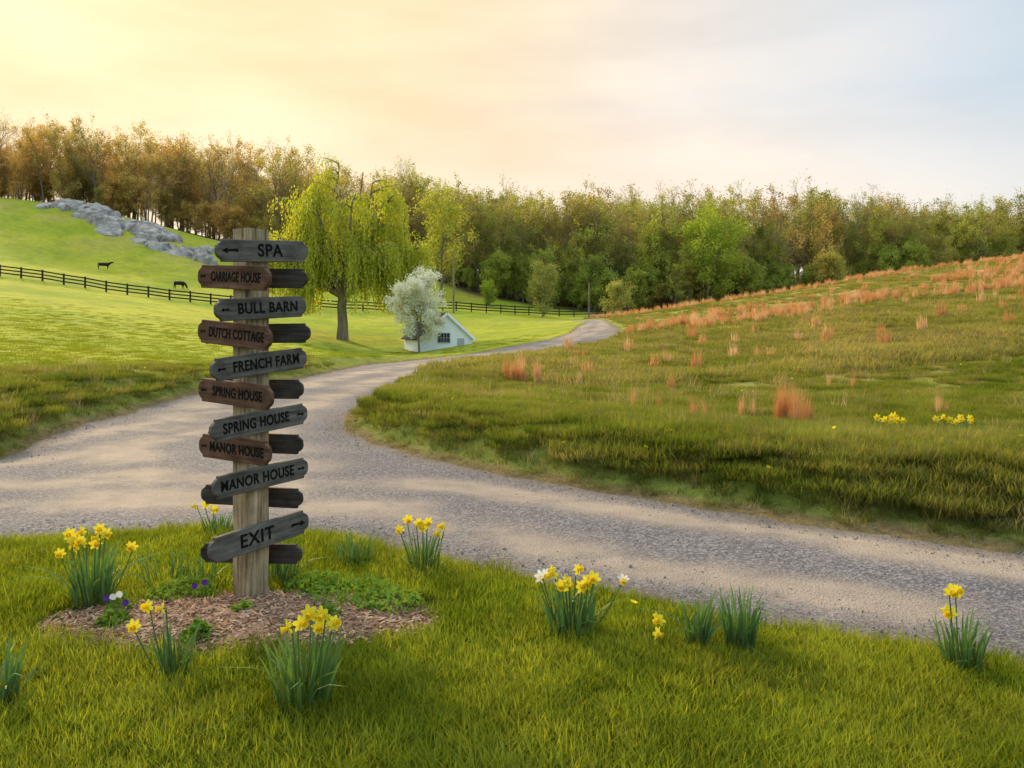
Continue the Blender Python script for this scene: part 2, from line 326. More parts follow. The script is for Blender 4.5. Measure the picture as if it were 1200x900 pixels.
a2,b2,s2=px[kp],py[kp],ss[kp]; m2=len(a2)
X_=np.append(a1,a2);Y_=np.append(b1,b2);S_=np.append(s1,s2); ii=np.append(3+rng.integers(0,4,m1),rng.integers(0,3,m2))
sc=np.append(rng.uniform(.85,1.15,m1)*(.75+.5*fbm(a1*1.5,b1*1.5,71)),rng.uniform(.6,1.4,m2)*np.where(s2>-.15,.75,1)); ro=rots(m1+m2); ro[:m1,:2]=rng.normal(0,.02,(m1,2))
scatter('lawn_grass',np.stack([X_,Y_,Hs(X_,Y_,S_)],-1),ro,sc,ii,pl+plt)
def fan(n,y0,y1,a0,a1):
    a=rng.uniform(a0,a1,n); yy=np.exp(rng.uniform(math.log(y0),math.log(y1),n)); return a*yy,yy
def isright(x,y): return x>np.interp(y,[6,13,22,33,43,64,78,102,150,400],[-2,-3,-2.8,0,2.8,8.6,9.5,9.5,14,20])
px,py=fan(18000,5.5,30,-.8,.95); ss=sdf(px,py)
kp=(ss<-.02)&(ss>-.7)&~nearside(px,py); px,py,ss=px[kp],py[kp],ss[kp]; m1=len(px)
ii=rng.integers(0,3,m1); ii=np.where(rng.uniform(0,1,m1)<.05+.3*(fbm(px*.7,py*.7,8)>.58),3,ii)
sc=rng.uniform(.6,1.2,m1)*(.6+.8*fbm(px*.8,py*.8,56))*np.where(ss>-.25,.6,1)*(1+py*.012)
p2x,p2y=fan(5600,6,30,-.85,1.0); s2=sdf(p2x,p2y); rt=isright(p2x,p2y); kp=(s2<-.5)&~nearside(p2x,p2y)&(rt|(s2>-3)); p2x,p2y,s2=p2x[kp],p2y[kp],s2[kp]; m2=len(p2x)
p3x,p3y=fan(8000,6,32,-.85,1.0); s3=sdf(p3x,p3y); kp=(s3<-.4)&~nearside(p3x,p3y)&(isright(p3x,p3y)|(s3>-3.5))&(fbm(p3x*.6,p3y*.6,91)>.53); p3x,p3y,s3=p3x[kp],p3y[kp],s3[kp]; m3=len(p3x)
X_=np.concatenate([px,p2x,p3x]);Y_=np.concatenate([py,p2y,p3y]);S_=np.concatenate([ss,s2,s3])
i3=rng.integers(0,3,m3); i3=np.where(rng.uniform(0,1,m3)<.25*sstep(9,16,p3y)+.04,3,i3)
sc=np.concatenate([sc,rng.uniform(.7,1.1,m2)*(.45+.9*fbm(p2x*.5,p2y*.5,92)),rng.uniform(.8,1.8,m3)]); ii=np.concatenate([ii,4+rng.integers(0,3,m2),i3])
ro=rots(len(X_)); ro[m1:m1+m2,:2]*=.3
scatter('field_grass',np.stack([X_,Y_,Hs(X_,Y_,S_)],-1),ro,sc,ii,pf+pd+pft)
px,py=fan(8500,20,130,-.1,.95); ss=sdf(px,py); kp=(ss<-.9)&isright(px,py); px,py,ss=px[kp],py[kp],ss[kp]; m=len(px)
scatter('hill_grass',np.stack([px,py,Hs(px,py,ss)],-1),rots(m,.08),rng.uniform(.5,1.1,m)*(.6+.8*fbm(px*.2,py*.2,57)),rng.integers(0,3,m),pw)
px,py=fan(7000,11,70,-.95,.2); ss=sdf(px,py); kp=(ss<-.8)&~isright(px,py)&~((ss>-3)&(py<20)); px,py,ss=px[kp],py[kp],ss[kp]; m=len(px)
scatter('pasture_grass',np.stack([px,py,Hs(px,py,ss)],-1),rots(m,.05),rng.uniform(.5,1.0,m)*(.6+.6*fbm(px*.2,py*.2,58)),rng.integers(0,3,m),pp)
# dandelions on the bank and lawn
DAN=leafmat('dandelion_yellow',[(0,(.85,.62,.02)),(1,(.85,.62,.02))],.2,5,.05,tcol=(1,1,1))
Vd=[];Qd=[]
for k in range(10):
    a0=k*.628; Vd+=[(0,0,.1),(.012*math.cos(a0-.4),.012*math.sin(a0-.4),.104),(.02*math.cos(a0),.02*math.sin(a0),.108),(.012*math.cos(a0+.4),.012*math.sin(a0+.4),.104)]; Qd.append((4*k,4*k+1,4*k+2,4*k+3))
dn=proto('dandelion',Vd,[(Qd,0)],[DAN]); px,py=fan(900,4.5,24,-.8,.95); ss=sdf(px,py); kp=(ss<-.4)&(fbm(px*.6,py*.6,66)>.55)&~inmulch(px,py,1.4)&~nearside(px,py); px,py,ss=px[kp],py[kp],ss[kp]
px=np.append(px,[.62]);py=np.append(py,[4.3]); m=len(px)
ro=rots(m,.2); ro[:,0]+=.5; scatter('dandelion_flowers',np.stack([px,py,Hs(px,py)+.03],-1),ro,rng.uniform(.8,1.4,m),np.zeros(m),[dn])
# broomsedge
pb=mkpro('broom_near',3,G_broom,100,.07,.4,.95,.006,lean=.12,curve=.16)
pbs=mkpro('stalks',2,G_dry,7,.12,.5,1.0,.006,lean=.12,curve=.2)
pbf=mkpro('broom_far',3,G_broom,50,.2,.35,.9,.028,lean=.11,curve=.12,segs=2)
B=[(.15,19.3,.95,5),(.5,19.2,.85,5),(-.1,19.5,.75,4),(2.2,14.4,.6,1),(2.55,14.1,.6,1),(2.95,12.5,.62,4),(4.1,11.8,1.0,7),(4.4,12.0,.9,6),(3.9,12.7,.6,2),(1.6,20,.6,2),(7,17,.6,2),(3.5,18,.6,2),(6.6,12.5,.5,2),(9,24,.8,3),(5,26,.8,3)]
bp=[];bs_=[];bi=[]
for (a,b,sc_,k) in B:
    for _ in range(k):
        xx,yy=a+rng.normal(0,.14),b+rng.normal(0,.2); bp.append((xx,yy,zat(xx,yy))); bs_.append(sc_*rng.uniform(.55,1.1)); bi.append(int(rng.integers(0,3)))
for (a,b) in [(2.1,14.3),(2.4,14.2),(2.6,14),(1.9,14.6),(2.2,13.8),(2.0,15),(1.2,13),(3.2,13),(5,14),(.8,16),(-.5,16),(3.8,12),(6,13),(2.7,13.5)]:
    bp.append((a,b,zat(a,b))); bs_.append(rng.uniform(.6,1)); bi.append(int(rng.integers(3,5)))
nb=len(bp); px,py=fan(16000,22,125,.03,1.0); ss=sdf(px,py)
pf_=sstep(.52,.68,fbm(px*.07,py*.1,31)*.6+.4*fbm(px*.45,py*.45,32)+.12*sstep(60,110,py)-.06*sstep(50,30,py))
kp=(ss<-1)&isright(px,py)&(rng.uniform(0,1,len(px))<pf_*.6*sstep(18,60,py)+.010); px,py,ss=px[kp],py[kp],ss[kp]; m=len(px)
P=np.vstack([np.array(bp),np.stack([px,py,Hs(px,py,ss)],-1)])
scatter('broomsedge_grass',P,rots(len(P),.06),np.concatenate([bs_,rng.uniform(.5,1.15,m)]),np.concatenate([bi,5+rng.integers(0,3,m)]),pb+pbs+pbf)
# ---------------------------------------------------------------- trees
def tube(pts,rad,sides,V,Q):
    o=sum(len(v) for v in V); pts=np.array(pts); n=len(pts); tg=np.gradient(pts,axis=0); tg/=np.linalg.norm(tg,axis=1)[:,None]+1e-9
    ref=np.array([1,0,0.]) if abs(tg[0][0])<.8 else np.array([0,1.,0])
    a=np.cross(tg,ref); a/=np.linalg.norm(a,axis=1)[:,None]+1e-9; b=np.cross(tg,a)
    th=np.linspace(0,2*math.pi,sides,endpoint=False)
    R_=(a[:,None,:]*np.cos(th)[None,:,None]+b[:,None,:]*np.sin(th)[None,:,None])*np.array(rad)[:,None,None]+pts[:,None,:]
    V.append(R_.reshape(-1,3))
    for i in range(n-1):
        for j in range(sides):
            k=(j+1)%sides; Q.append((o+i*sides+j,o+i*sides+k,o+(i+1)*sides+k,o+(i+1)*sides+j))
def leaves(r,P,size,V,elong=1.0,down=False):
    P=np.asarray(P); n=len(P); 
    a=r.normal(0,1,(n,3)); 
    if down: a=a*.25+np.array([0,0,-1.])
    a/=np.linalg.norm(a,axis=1)[:,None]; b=r.normal(0,1,(n,3)); b=np.cross(a,b); b/=np.linalg.norm(b,axis=1)[:,None]+1e-9
    s=size*r.uniform(.6,1.3,n)[:,None]
    q=np.stack([P-a*s*elong,P+b*s*.55,P+a*s*elong,P-b*s*.55],1).reshape(-1,3)
    o=sum(len(v) for v in V); V.append(q); return (np.arange(n*4).reshape(-1,4)+o)
def tree(name,seed,h,r0,t0,n1,n2,l1,up,leaf_per,leafsize,sig,mats,trunkcurve=.04,n3=3,link=False,crownpow=.6,th=.84):
    r=np.random.default_rng(seed); V=[];Q=[];LP=[]
    def line(p,d,L,seg,wob,up_):
        pts=[np.array(p)]; d=np.array(d)
        for i in range(seg):
            d=d+r.normal(0,wob,3)+np.array([0,0,up_/seg]); d/=np.linalg.norm(d); pts.append(pts[-1]+d*L/seg)
        return np.array(pts)
    def at(pts,t):
        f=t*(len(pts)-1); i=min(int(f),len(pts)-2); return pts[i]+(pts[i+1]-pts[i])*(f-i),(pts[i+1]-pts[i])
    def child(d,ang):
        d=d/np.linalg.norm(d); q=r.normal(0,1,3); q-=d*(q@d); q/=np.linalg.norm(q); return d*math.cos(ang)+q*math.sin(ang)
    T_=line((0,0,-.3),(0,0,1),h*th,9,trunkcurve,.3); tr=r0*(1-np.linspace(0,1,10)**.9*.9); tr[0]*=1.35; tube(T_,tr,7,V,Q)
    for i in range(n1):
        t=t0+(1-t0)*(i+r.uniform(0,1))/n1; p,d=at(T_,min(t,.99)); q=(t-t0)/(1-t0)
        prof=(math.sin(math.pi*(.15+.66*q))**crownpow)
        L=l1*h*prof*r.uniform(.7,1.2); dd=child(d,r.uniform(.65,1.2)*(1-.35*q))
        Bp=line(p,dd,L,5,.14,up); br=r0*.38*(1-q*.5); tube(Bp,br*(1-np.linspace(0,1,6)*.8),4,V,Q)
        for j in range(n2):
            t2=r.uniform(.25,1); p2,d2=at(Bp,min(t2,.99)); L2=L*r.uniform(.3,.5); B2=line(p2,child(d2,r.uniform(.4,1.0)),L2,3,.18,up*.6)
            tube(B2,br*.35*np.array([1,.75,.5,.25]),3,V,Q)
            for k in range(n3):
                p3,d3=at(B2,r.uniform(.3,.99)); B3=line(p3,child(d3,r.uniform(.3,.9)),L2*.55,2,.2,up*.5); tube(B3,br*.14*np.array([1,.7,.4]),3,V,Q)
                lp=np.array([at(B3,tt)[0] for tt in r.uniform(.1,1,leaf_per)]).reshape(-1,3) if leaf_per else np.zeros((0,3))
                LP.append(lp+r.normal(0,sig,lp.shape))
    g=[(Q,0)]
    LP=np.vstack(LP)
    if len(LP): g.append((leaves(r,LP,leafsize,V),1))
    me=mkmesh(name,np.vstack(V),g); return addobj(name,me,mats,link=link)
bark=simple('bark_grey',(.12,.095,.07),(.31,.25,.18),3,.95,.5,.03,(1,1,.2))
def forestleaf(nm,left,right):
    t=NT(nm); oi=t.n('ShaderNodeObjectInfo')
    cr=t.ramp(oi.outputs['Random'],right); cl=t.ramp(oi.outputs['Random'],left)
    sp=t.n('ShaderNodeSeparateXYZ'); t.l(oi.outputs['Location'],sp.inputs[0])
    mr=t.n('ShaderNodeMapRange'); mr.inputs[1].default_value=-70; mr.inputs[2].default_value=-5; t.l(sp.outputs[0],mr.inputs[0])
    c=t.mix(mr.outputs[0],cl,cr); c=t.mix(1.0,c,t.ramp(t.noise(.35,4),[(.3,(.62,.62,.62)),(.7,(1.35,1.35,1.3))]),'MULTIPLY')
    d=t.n('ShaderNodeBsdfDiffuse'); tr=t.n('ShaderNodeBsdfTranslucent'); mx=t.n('ShaderNodeMixShader'); mx.inputs[0].default_value=.48
    t.l(c,d.inputs[0]); t.l(t.mix(1.0,c,(1.3,1.15,.65),'MULTIPLY'),tr.inputs[0]); t.l(d.outputs[0],mx.inputs[1]); t.l(tr.outputs[0],mx.inputs[2]); t.l(mx.outputs[0],t.out.inputs[0]); return t.m
Lft=[(0,(.56,.36,.13)),(.25,(.46,.40,.13)),(.5,(.58,.40,.14)),(.75,(.40,.35,.11)),(1,(.54,.34,.14))]  # forest palettes here and below lightened, distance haze painted into the leaf colour
FL=forestleaf('forest_leaves',Lft,[(0,(.20,.23,.07)),(.2,(.31,.35,.08)),(.38,(.40,.41,.10)),(.52,(.37,.28,.12)),(.68,(.25,.30,.07)),(.84,(.42,.34,.14)),(1,(.30,.29,.11))])
FLU=forestleaf('understory_leaves',Lft,[(0,(.28,.37,.075)),(.5,(.38,.43,.09)),(1,(.45,.41,.12))])
fp=[tree('ft_0',1,21,.26,.22,20,5,.33,.6,9,.22,.34,[bark,FL]),
    tree('ft_1',2,22,.28,.28,19,5,.32,.7,8,.21,.36,[bark,FL]),
    tree('ft_2',3,18,.24,.2,22,5,.40,.5,11,.21,.34,[bark,FL]),
    tree('ft_3',4,22,.27,.32,20,7,.34,.8,2,.17,.22,[bark,FL]),
    tree('ft_4',5,20,.24,.2,22,5,.34,.6,12,.22,.36,[bark,FL]),
    tree('ft_5',6,9,.12,.06,20,5,.42,.5,13,.20,.33,[bark,FLU]),
    tree('ft_6',8,16,.2,.12,22,5,.40,.5,13,.21,.36,[bark,FLU])]
u_=np.concatenate([rng.uniform(-420,500,340),rng.uniform(470,1650,580)])
d_=rng.uniform(0,1,len(u_))**1.2
y0=np.interp(u_,[-600,0,300,450,540,620,700,900,1200,1900],[182,184,186,182,168,156,152,154,165,165])
yy=y0+d_*np.where(u_<500,45,60); xx=(u_-600)/F*yy
scl=np.interp(u_,[-400,0,150,300,420,520,620,900,1000,1100,1300],[.72,.74,.86,1.0,.90,.82,.83,.83,.80,.73,.77])*rng.choice([.75,.84,.93,1.05,1.18],len(u_))*rng.uniform(.95,1.05,len(u_))
pl_=np.where(u_[:,None]<420,np.array([[.22,.22,.14,.27,.1,.05]]),np.array([[.2,.18,.2,.11,.17,.14]])).cumsum(1)
ii=np.array([0,1,2,3,4,6])[np.minimum((rng.uniform(0,1,len(u_))[:,None]>pl_).sum(1),5)]
uu=np.concatenate([rng.uniform(-420,500,110),rng.uniform(500,1500,200)]); y1=np.interp(uu,[-600,0,300,450,540,620,700,900,1200,1900],[180,182,184,180,163,152,149,151,160,160])+rng.uniform(-1,12,len(uu))
xx=np.append(xx,(uu-600)/F*y1); yy=np.append(yy,y1); scl=np.append(scl,rng.uniform(.4,1.0,len(uu))); ii=np.append(ii,rng.choice([5,5,6],len(uu)))
scl[-len(uu):]*=np.where(ii[-len(uu):]==6,.7,1)
m=len(xx); rz=np.zeros((m,3)); rz[:,2]=rng.uniform(0,6.28,m); rz[:,:2]=rng.normal(0,.03,(m,2))
scatter('forest_trees',np.stack([xx,yy,Hs(xx,yy)-.2],-1),rz,scl,ii,fp)
def place(o,x,y,rz=0,dz=0): o.location=(x,y,zat(x,y)+dz); o.rotation_euler=(0,0,rz); return o
Lgreen=leafmat('leaves_fresh_green',[(0,(.33,.42,.06)),(1,(.33,.42,.06))],.45,.5,.35)
Lyel=leafmat('leaves_yellow_green',[(0,(.41,.42,.08)),(1,(.41,.42,.08))],.45,.5,.35)
Lpear=leafmat('pear_blossom',[(0,(.82,.81,.66)),(1,(.82,.81,.66))],.4,2.5,.25,tcol=(1,1,.9))
Lolive=leafmat('leaves_olive',[(0,(.36,.37,.12)),(1,(.36,.37,.12))],.4,.6,.35)
Lwil=leafmat('willow_leaves',[(0,(.44,.46,.07)),(1,(.44,.46,.07))],.5,.35,.4)
place(tree('blossoming_pear_tree',31,6.0,.11,.3,30,7,.41,.35,40,.08,.15,[bark,Lpear],link=True,crownpow=.45,th=.8),-7.6,65.2)
place(tree('maple_tree',32,14.5,.25,.1,30,6,.50,.4,24,.2,.5,[bark,Lgreen],link=True),36.2,148)
place(tree('maple_tree',36,11,.2,.12,24,6,.46,.5,18,.2,.45,[bark,Lyel],link=True),26,154)
place(tree('maple_tree',37,17,.3,.15,26,6,.38,.5,18,.2,.45,[bark,Lyel],link=True),-13,146)
place(tree('round_tree',33,7,.15,.1,26,6,.44,.6,18,.13,.3,[bark,Lolive],link=True),4.7,123)
place(tree('shrub_tree',34,4.4,.1,.05,20,5,.5,.5,16,.12,.25,[bark,Lolive],link=True),15.2,118)
place(tree('small_green_tree',35,4,.1,.1,18,5,.42,.5,14,.12,.2,[bark,Lgreen],link=True),-4,140)
def willow():
    r=np.random.default_rng(5); V=[];Q=[];pts=[]
    T_=np.array([(0,0,-.4),(.05,0,1.5),(-.05,.1,3),(.1,0,4.2)]); tube(T_,[.62,.46,.42,.44],10,V,Q)
    tips=[]
    limbs=[(-2.4,.5,15.2),( -.6,-.6,16.6),(1.8,.3,15.8),(3.9,-.4,13.6),(-4.4,.2,12),(.4,2.5,14.5),(.6,-2.6,14),(-2.7,-2,12.5),(3.4,2,12),(-5.6,-.5,9.8),(5.4,.5,10.4),(-4,2,10),(4.2,-2,9),(-6.3,.4,8.5),(6.4,.2,9),(-3.6,.2,13.6),(3,.2,14.6)]
    for (tx,ty,tz) in limbs:
        n=9; P=[np.array([.1,0,3.9])]
        for i in range(1,n+1):
            q=i/n; P.append(np.array([.1+(tx)*q**.8,(ty)*q**.8,3.9+(tz-4.5)*q])+r.normal(0,.18,3))
        P=np.array(P); tube(P,.3*(1-np.linspace(0,1,n+1)*.85),6,V,Q)
        for i in range(13):
            t=r.uniform(.3,1)*(n-.01); k=int(t); p=P[k]+(P[k+1]-P[k])*(t-k); az=math.atan2(ty,tx)+r.normal(0,1.1); L=r.uniform(1.8,3.9)*(1.1-.3*t/n)
            B=[p]; d=np.array([math.cos(az),math.sin(az),.9])
            for s in range(5):
                d=d+np.array([0,0,-.28])+r.normal(0,.1,3); B.append(B[-1]+d*L/6)
            B=np.array(B); tube(B,np.linspace(.08,.02,6),4,V,Q)
            for s in range(15):
                t2=r.uniform(.1,1)*4.99; k2=int(t2); p2=B[k2]+(B[k2+1]-B[k2])*(t2-k2); tips.append(p2+r.normal(0,.2,3))
    for p in tips:
        out_=min(1,math.hypot(p[0],p[1])/5); L=r.uniform(.8,3.2+3.4*out_)*(.6+.6*(math.sin(p[0]*1.7)+1)*.5); L=max(.6,min(L,p[2]-2.4)); az=math.atan2(p[1],p[0])+r.normal(0,.8); n=max(5,int(L*8)); 
        t=np.linspace(0,1,n); x=p[0]+math.cos(az)*.8*np.sqrt(t)+.12*np.sin(t*5+az); y=p[1]+math.sin(az)*.8*np.sqrt(t); z=p[2]+.25*np.sin(t*3.14)*.8-L*t
        pts.append(np.stack([x,y,z],-1)+r.normal(0,.07,(n,3)))
    g=[(Q,0),(leaves(r,np.vstack(pts),.11,V,1.2,True),1)]
    o=addobj('willow_tree',mkmesh('willow_tree',np.vstack(V),g),[bark,Lwil]); o.scale=(1.05,1.05,1.05); return place(o,-16.2,76,.3)
willow()
# ---------------------------------------------------------------- signpost
def box(name,cx,cy,cz,sx,sy,sz,mat,parent,bev=.004,rot=(0,0,0)):
    bm=bmesh.new(); bmesh.ops.create_cube(bm,size=1); bmesh.ops.scale(bm,vec=(sx,sy,sz),verts=bm.verts)
    if bev: bmesh.ops.bevel(bm,geom=bm.edges,offset=bev,segments=2,affect='EDGES')
    me=bpy.data.meshes.new(name); bm.to_mesh(me); bm.free(); return addobj(name,me,[mat],(cx,cy,cz),rot,parent)
def wood(name,c1,c2,c3,sc=(6,6,60)):
    t=NT(name); tc=t.n('ShaderNodeTexCoord'); oi=t.n('ShaderNodeObjectInfo')
    av=t.n('ShaderNodeVectorMath',operation='ADD'); t.l(tc.outputs['Object'],av.inputs[0]); t.l(oi.outputs['Location'],av.inputs[1])
    mp=t.n('ShaderNodeMapping'); mp.inputs['Scale'].default_value=sc; t.l(av.outputs[0],mp.inputs[0])
    f=t.noise(2.0,8,mp.outputs[0],.65); f2=t.noise(9,4,av.outputs[0])
    c=t.ramp(f,[(.3,c1),(.5,c2),(.72,c3)]); c=t.mix(1.0,c,t.ramp(f2,[(.3,(.7,)*3),(.7,(1.3,)*3)]),'MULTIPLY')
    t.pbr(c,.8,f,.7,.006,.12); return t.m
WP=wood('weathered_post_wood',(.10,.064,.037),(.34,.24,.14),(.52,.39,.25),(22,22,1.2))
WA=wood('weathered_board_slate',(.060,.050,.043),(.125,.106,.090),(.20,.175,.15),(1.5,10,22))
WB=wood('weathered_board_brown',(.065,.032,.020),(.135,.067,.043),(.20,.112,.074),(1.5,10,22))
WC=wood('weathered_board_dark',(.024,.019,.016),(.058,.046,.038),(.10,.082,.068),(1.5,10,22))
INK=simple('letter_paint',(.003,.003,.003),(.005,.005,.005),30,.9)
PX,PY=-1.55,4.73; pz=zat(PX,PY)
sp=empty('directional_signpost',(PX,PY,0))
def post():
    bm=bmesh.new(); w=.079; rings=[]; zs=np.linspace(pz-.3,2.262,16); r=np.random.default_rng(3)
    sec=[(-1,-.8),(-.8,-1),(.8,-1),(1,-.8),(1,.8),(.8,1),(-.8,1),(-1,.8)]
    for z in zs:
        jx,jy=r.normal(0,.0012,2); rings.append([bm.verts.new((a*w+jx,b*w+jy,z)) for a,b in sec])
    for i in range(15):
        for j in range(8): bm.faces.new((rings[i][j],rings[i][(j+1)%8],rings[i+1][(j+1)%8],rings[i+1][j]))
    bm.faces.new(rings[-1])
    me=bpy.data.meshes.new('post'); bm.to_mesh(me); bm.free(); return addobj('post',me,[WP],(0,0,0),(0,0,math.radians(-35)),sp)
post()
SCR=simple('screw_head',(.05,.045,.04),(.12,.10,.09),40,.5)
def board(name,L,h,z,ang,off,along,roll,mat,text=None,arrow=None,th=.026,sz=.078):
    a=math.radians(ang); nx,ny=math.sin(a),-math.cos(a)
    cx=nx*off+math.cos(a)*along; cy=ny*off+math.sin(a)*along
    hl=L/2; hh=h/2; n=h*.24
    def endp(sx,sy):
        return [(sx*(hl-n*1.15),sy*hh),(sx*(hl-n*1.05),sy*(hh-n*.45)),(sx*(hl-n*.55),sy*(hh-n*.75)),(sx*(hl-n*.15),sy*(hh-n*1.15)),(sx*hl,sy*(hh-n*1.75))]
    o2=endp(1,-1)+endp(1,1)[::-1]+endp(-1,1)+endp(-1,-1)[::-1]
    bm=bmesh.new(); fr=[bm.verts.new((p[0],-th/2,p[1])) for p in o2]; f=bm.faces.new(fr); e=bmesh.ops.extrude_face_region(bm,geom=[f])
    for v in [g for g in e['geom'] if isinstance(g,bmesh.types.BMVert)]: v.co.y+=th
    bmesh.ops.recalc_face_normals(bm,faces=bm.faces); 
    ed=[e_ for e_ in bm.edges if abs(e_.verts[0].co.y-e_.verts[1].co.y)<1e-6]
    bmesh.ops.bevel(bm,geom=ed,offset=.003,segments=1,affect='EDGES')
    me=bpy.data.meshes.new(name); bm.to_mesh(me); bm.free()
    b=addobj(name,me,[mat],(cx,cy,z),(0,math.radians(-roll),a),sp)
    if text:
        wmax=L*.76; est=len(text)*sz*.68; sx=min(1.0,wmax/est); tx=.035 if arrow=='L' else -.035
        cu=bpy.data.curves.new(name+'_lettering','FONT'); cu.body=text; cu.size=sz; cu.extrude=.0015; cu.offset=.0018; cu.align_x='CENTER'; cu.align_y='CENTER'; cu.space_character=1.08
        cu.materials.append(INK); to=bpy.data.objects.new(name+'_lettering',cu); col.objects.link(to); to.parent=b
        to.location=(tx,-th/2-.0012,0); to.rotation_euler=(math.pi/2,0,0); to.scale=(sx,1,1)
        s=-1 if arrow=='L' else 1; X=s*(hl-.05) 
        ap=[(0,0),(-.018,.013),(-.015,.003),(-.045,.003),(-.052,.009),(-.052,-.009),(-.045,-.003),(-.015,-.003),(-.018,-.013)]
        if text in('SPA','EXIT'): ap=[(p[0]*2.0,p[1]*1.3) for p in ap]
        bm=bmesh.new(); vs=[bm.verts.new((X+s*(p[0]+.02),-th/2-.0025,p[1])) for p in ap]; f=bm.faces.new(vs); bmesh.ops.triangulate(bm,faces=[f])
        me=bpy.data.meshes.new(name+'_arrow'); bm.to_mesh(me); bm.free(); addobj(name+'_arrow',me,[INK],parent=b)
    return b
A_=[('SPA',2.131,3.4,'L',.102,.64,.02),('BULL BARN',1.795,3.2,'L',.086,.63,.01),('FRENCH FARM',1.469,4.6,'L',.084,.66,.0),('SPRING HOUSE',1.128,4.2,'R',.084,.67,.0),('MANOR HOUSE',.802,2.6,'R',.084,.66,.01),('EXIT',.461,3.6,'R',.108,.69,.0)]
for k,(tx,z,ro,ar,sz,L_,al) in enumerate(A_): board('sign_'+tx.lower().replace(' ','_'),L_,.128 if k<5 else .145,z,54,.094,al,ro,WA,tx,ar,.028,sz)
B_=[('CARRIAGE HOUSE',1.975,-3.4,.67),('DUTCH COTTAGE',1.64,-3.6,.68),('SPRING HOUSE',1.294,-1.8,.685),('MANOR HOUSE',.968,.3,.66)]
for k,(tx,z,ro,L_) in enumerate(B_): board('board_'+tx.lower().replace(' ','_'),L_,.14,z,-35,.094,-.035+random.uniform(-.012,.012),ro,WB,tx,'L',.028,.080)
for k,z in enumerate([1.982,1.643,1.305,.977,.65,.302]): board('back_board_%d'%k,.66+random.uniform(-.02,.03),.118,z,-6+random.uniform(-3,3),-.128,-.04+random.uniform(-.02,.02),random.uniform(-1.2,1.2),WC,None,None,.026)
# ---------------------------------------------------------------- mulch bed
th=np.linspace(0,2*math.pi,97)[:-1]; rg=np.linspace(0,1,24); V=[];
for q in rg:
    for a in th: V.append((-1.5+1.08*q*math.cos(a),4.42+.47*q*math.sin(a)))
V=np.array(V); q=np.repeat(rg,96); w=1+.12*(fbm(V[:,0]*3,V[:,1]*3,9)-.5)*q
X_=-1.5+(V[:,0]+1.5)*w; Y_=4.42+(V[:,1]-4.42)*w; Z_=Hs(X_,Y_)+.055*(1-q**2)+.012*(fbm(X_*20,Y_*20,4)-.5)-.012*sstep(.9,1,q)*3+.012
fc=[(i*96+j,i*96+(j+1)%96,(i+1)*96+(j+1)%96,(i+1)*96+j) for i in range(23) for j in range(96)]
mul=simple('bark_mulch',(.10,.055,.035),(.30,.185,.115),45,.95,.8,.01)
mb=addobj('mulch_bed',mkmesh('mulch_bed',np.stack([X_,Y_,Z_],-1),[(fc,0)],True),[mul])
chip=leafmat('mulch_chips_mat',[(0,(.16,.08,.05)),(.5,(.33,.19,.115)),(1,(.50,.35,.24))],.0,2,.2)
def chipm(k):
    bm=bmesh.new(); bmesh.ops.create_cube(bm,size=1); 
    for v in bm.verts: v.co=Vector((v.co.x*.05*random.uniform(.6,1.2),v.co.y*.010*random.uniform(.6,1.4),v.co.z*.004+random.uniform(0,.004)))
    me=bpy.data.meshes.new('chip_%d'%k); bm.to_mesh(me); bm.free(); return addobj('chip_%d'%k,me,[chip],link=False)
n=4200; a=rng.uniform(0,6.28,n); q=np.sqrt(rng.uniform(0,1,n)); cx=-1.5+1.1*q*np.cos(a); cy=4.42+.48*q*np.sin(a)
rr_=rng.normal(0,.3,(n,3)); rr_[:,2]=rng.uniform(0,6.28,n)
scatter('mulch_chips',np.stack([cx,cy,Hs(cx,cy)+.055*(1-q**2)+.012],-1),rr_,rng.uniform(.4,1.1,n),rng.integers(0,3,n),[chipm(k) for k in range(3)],parent=mb)
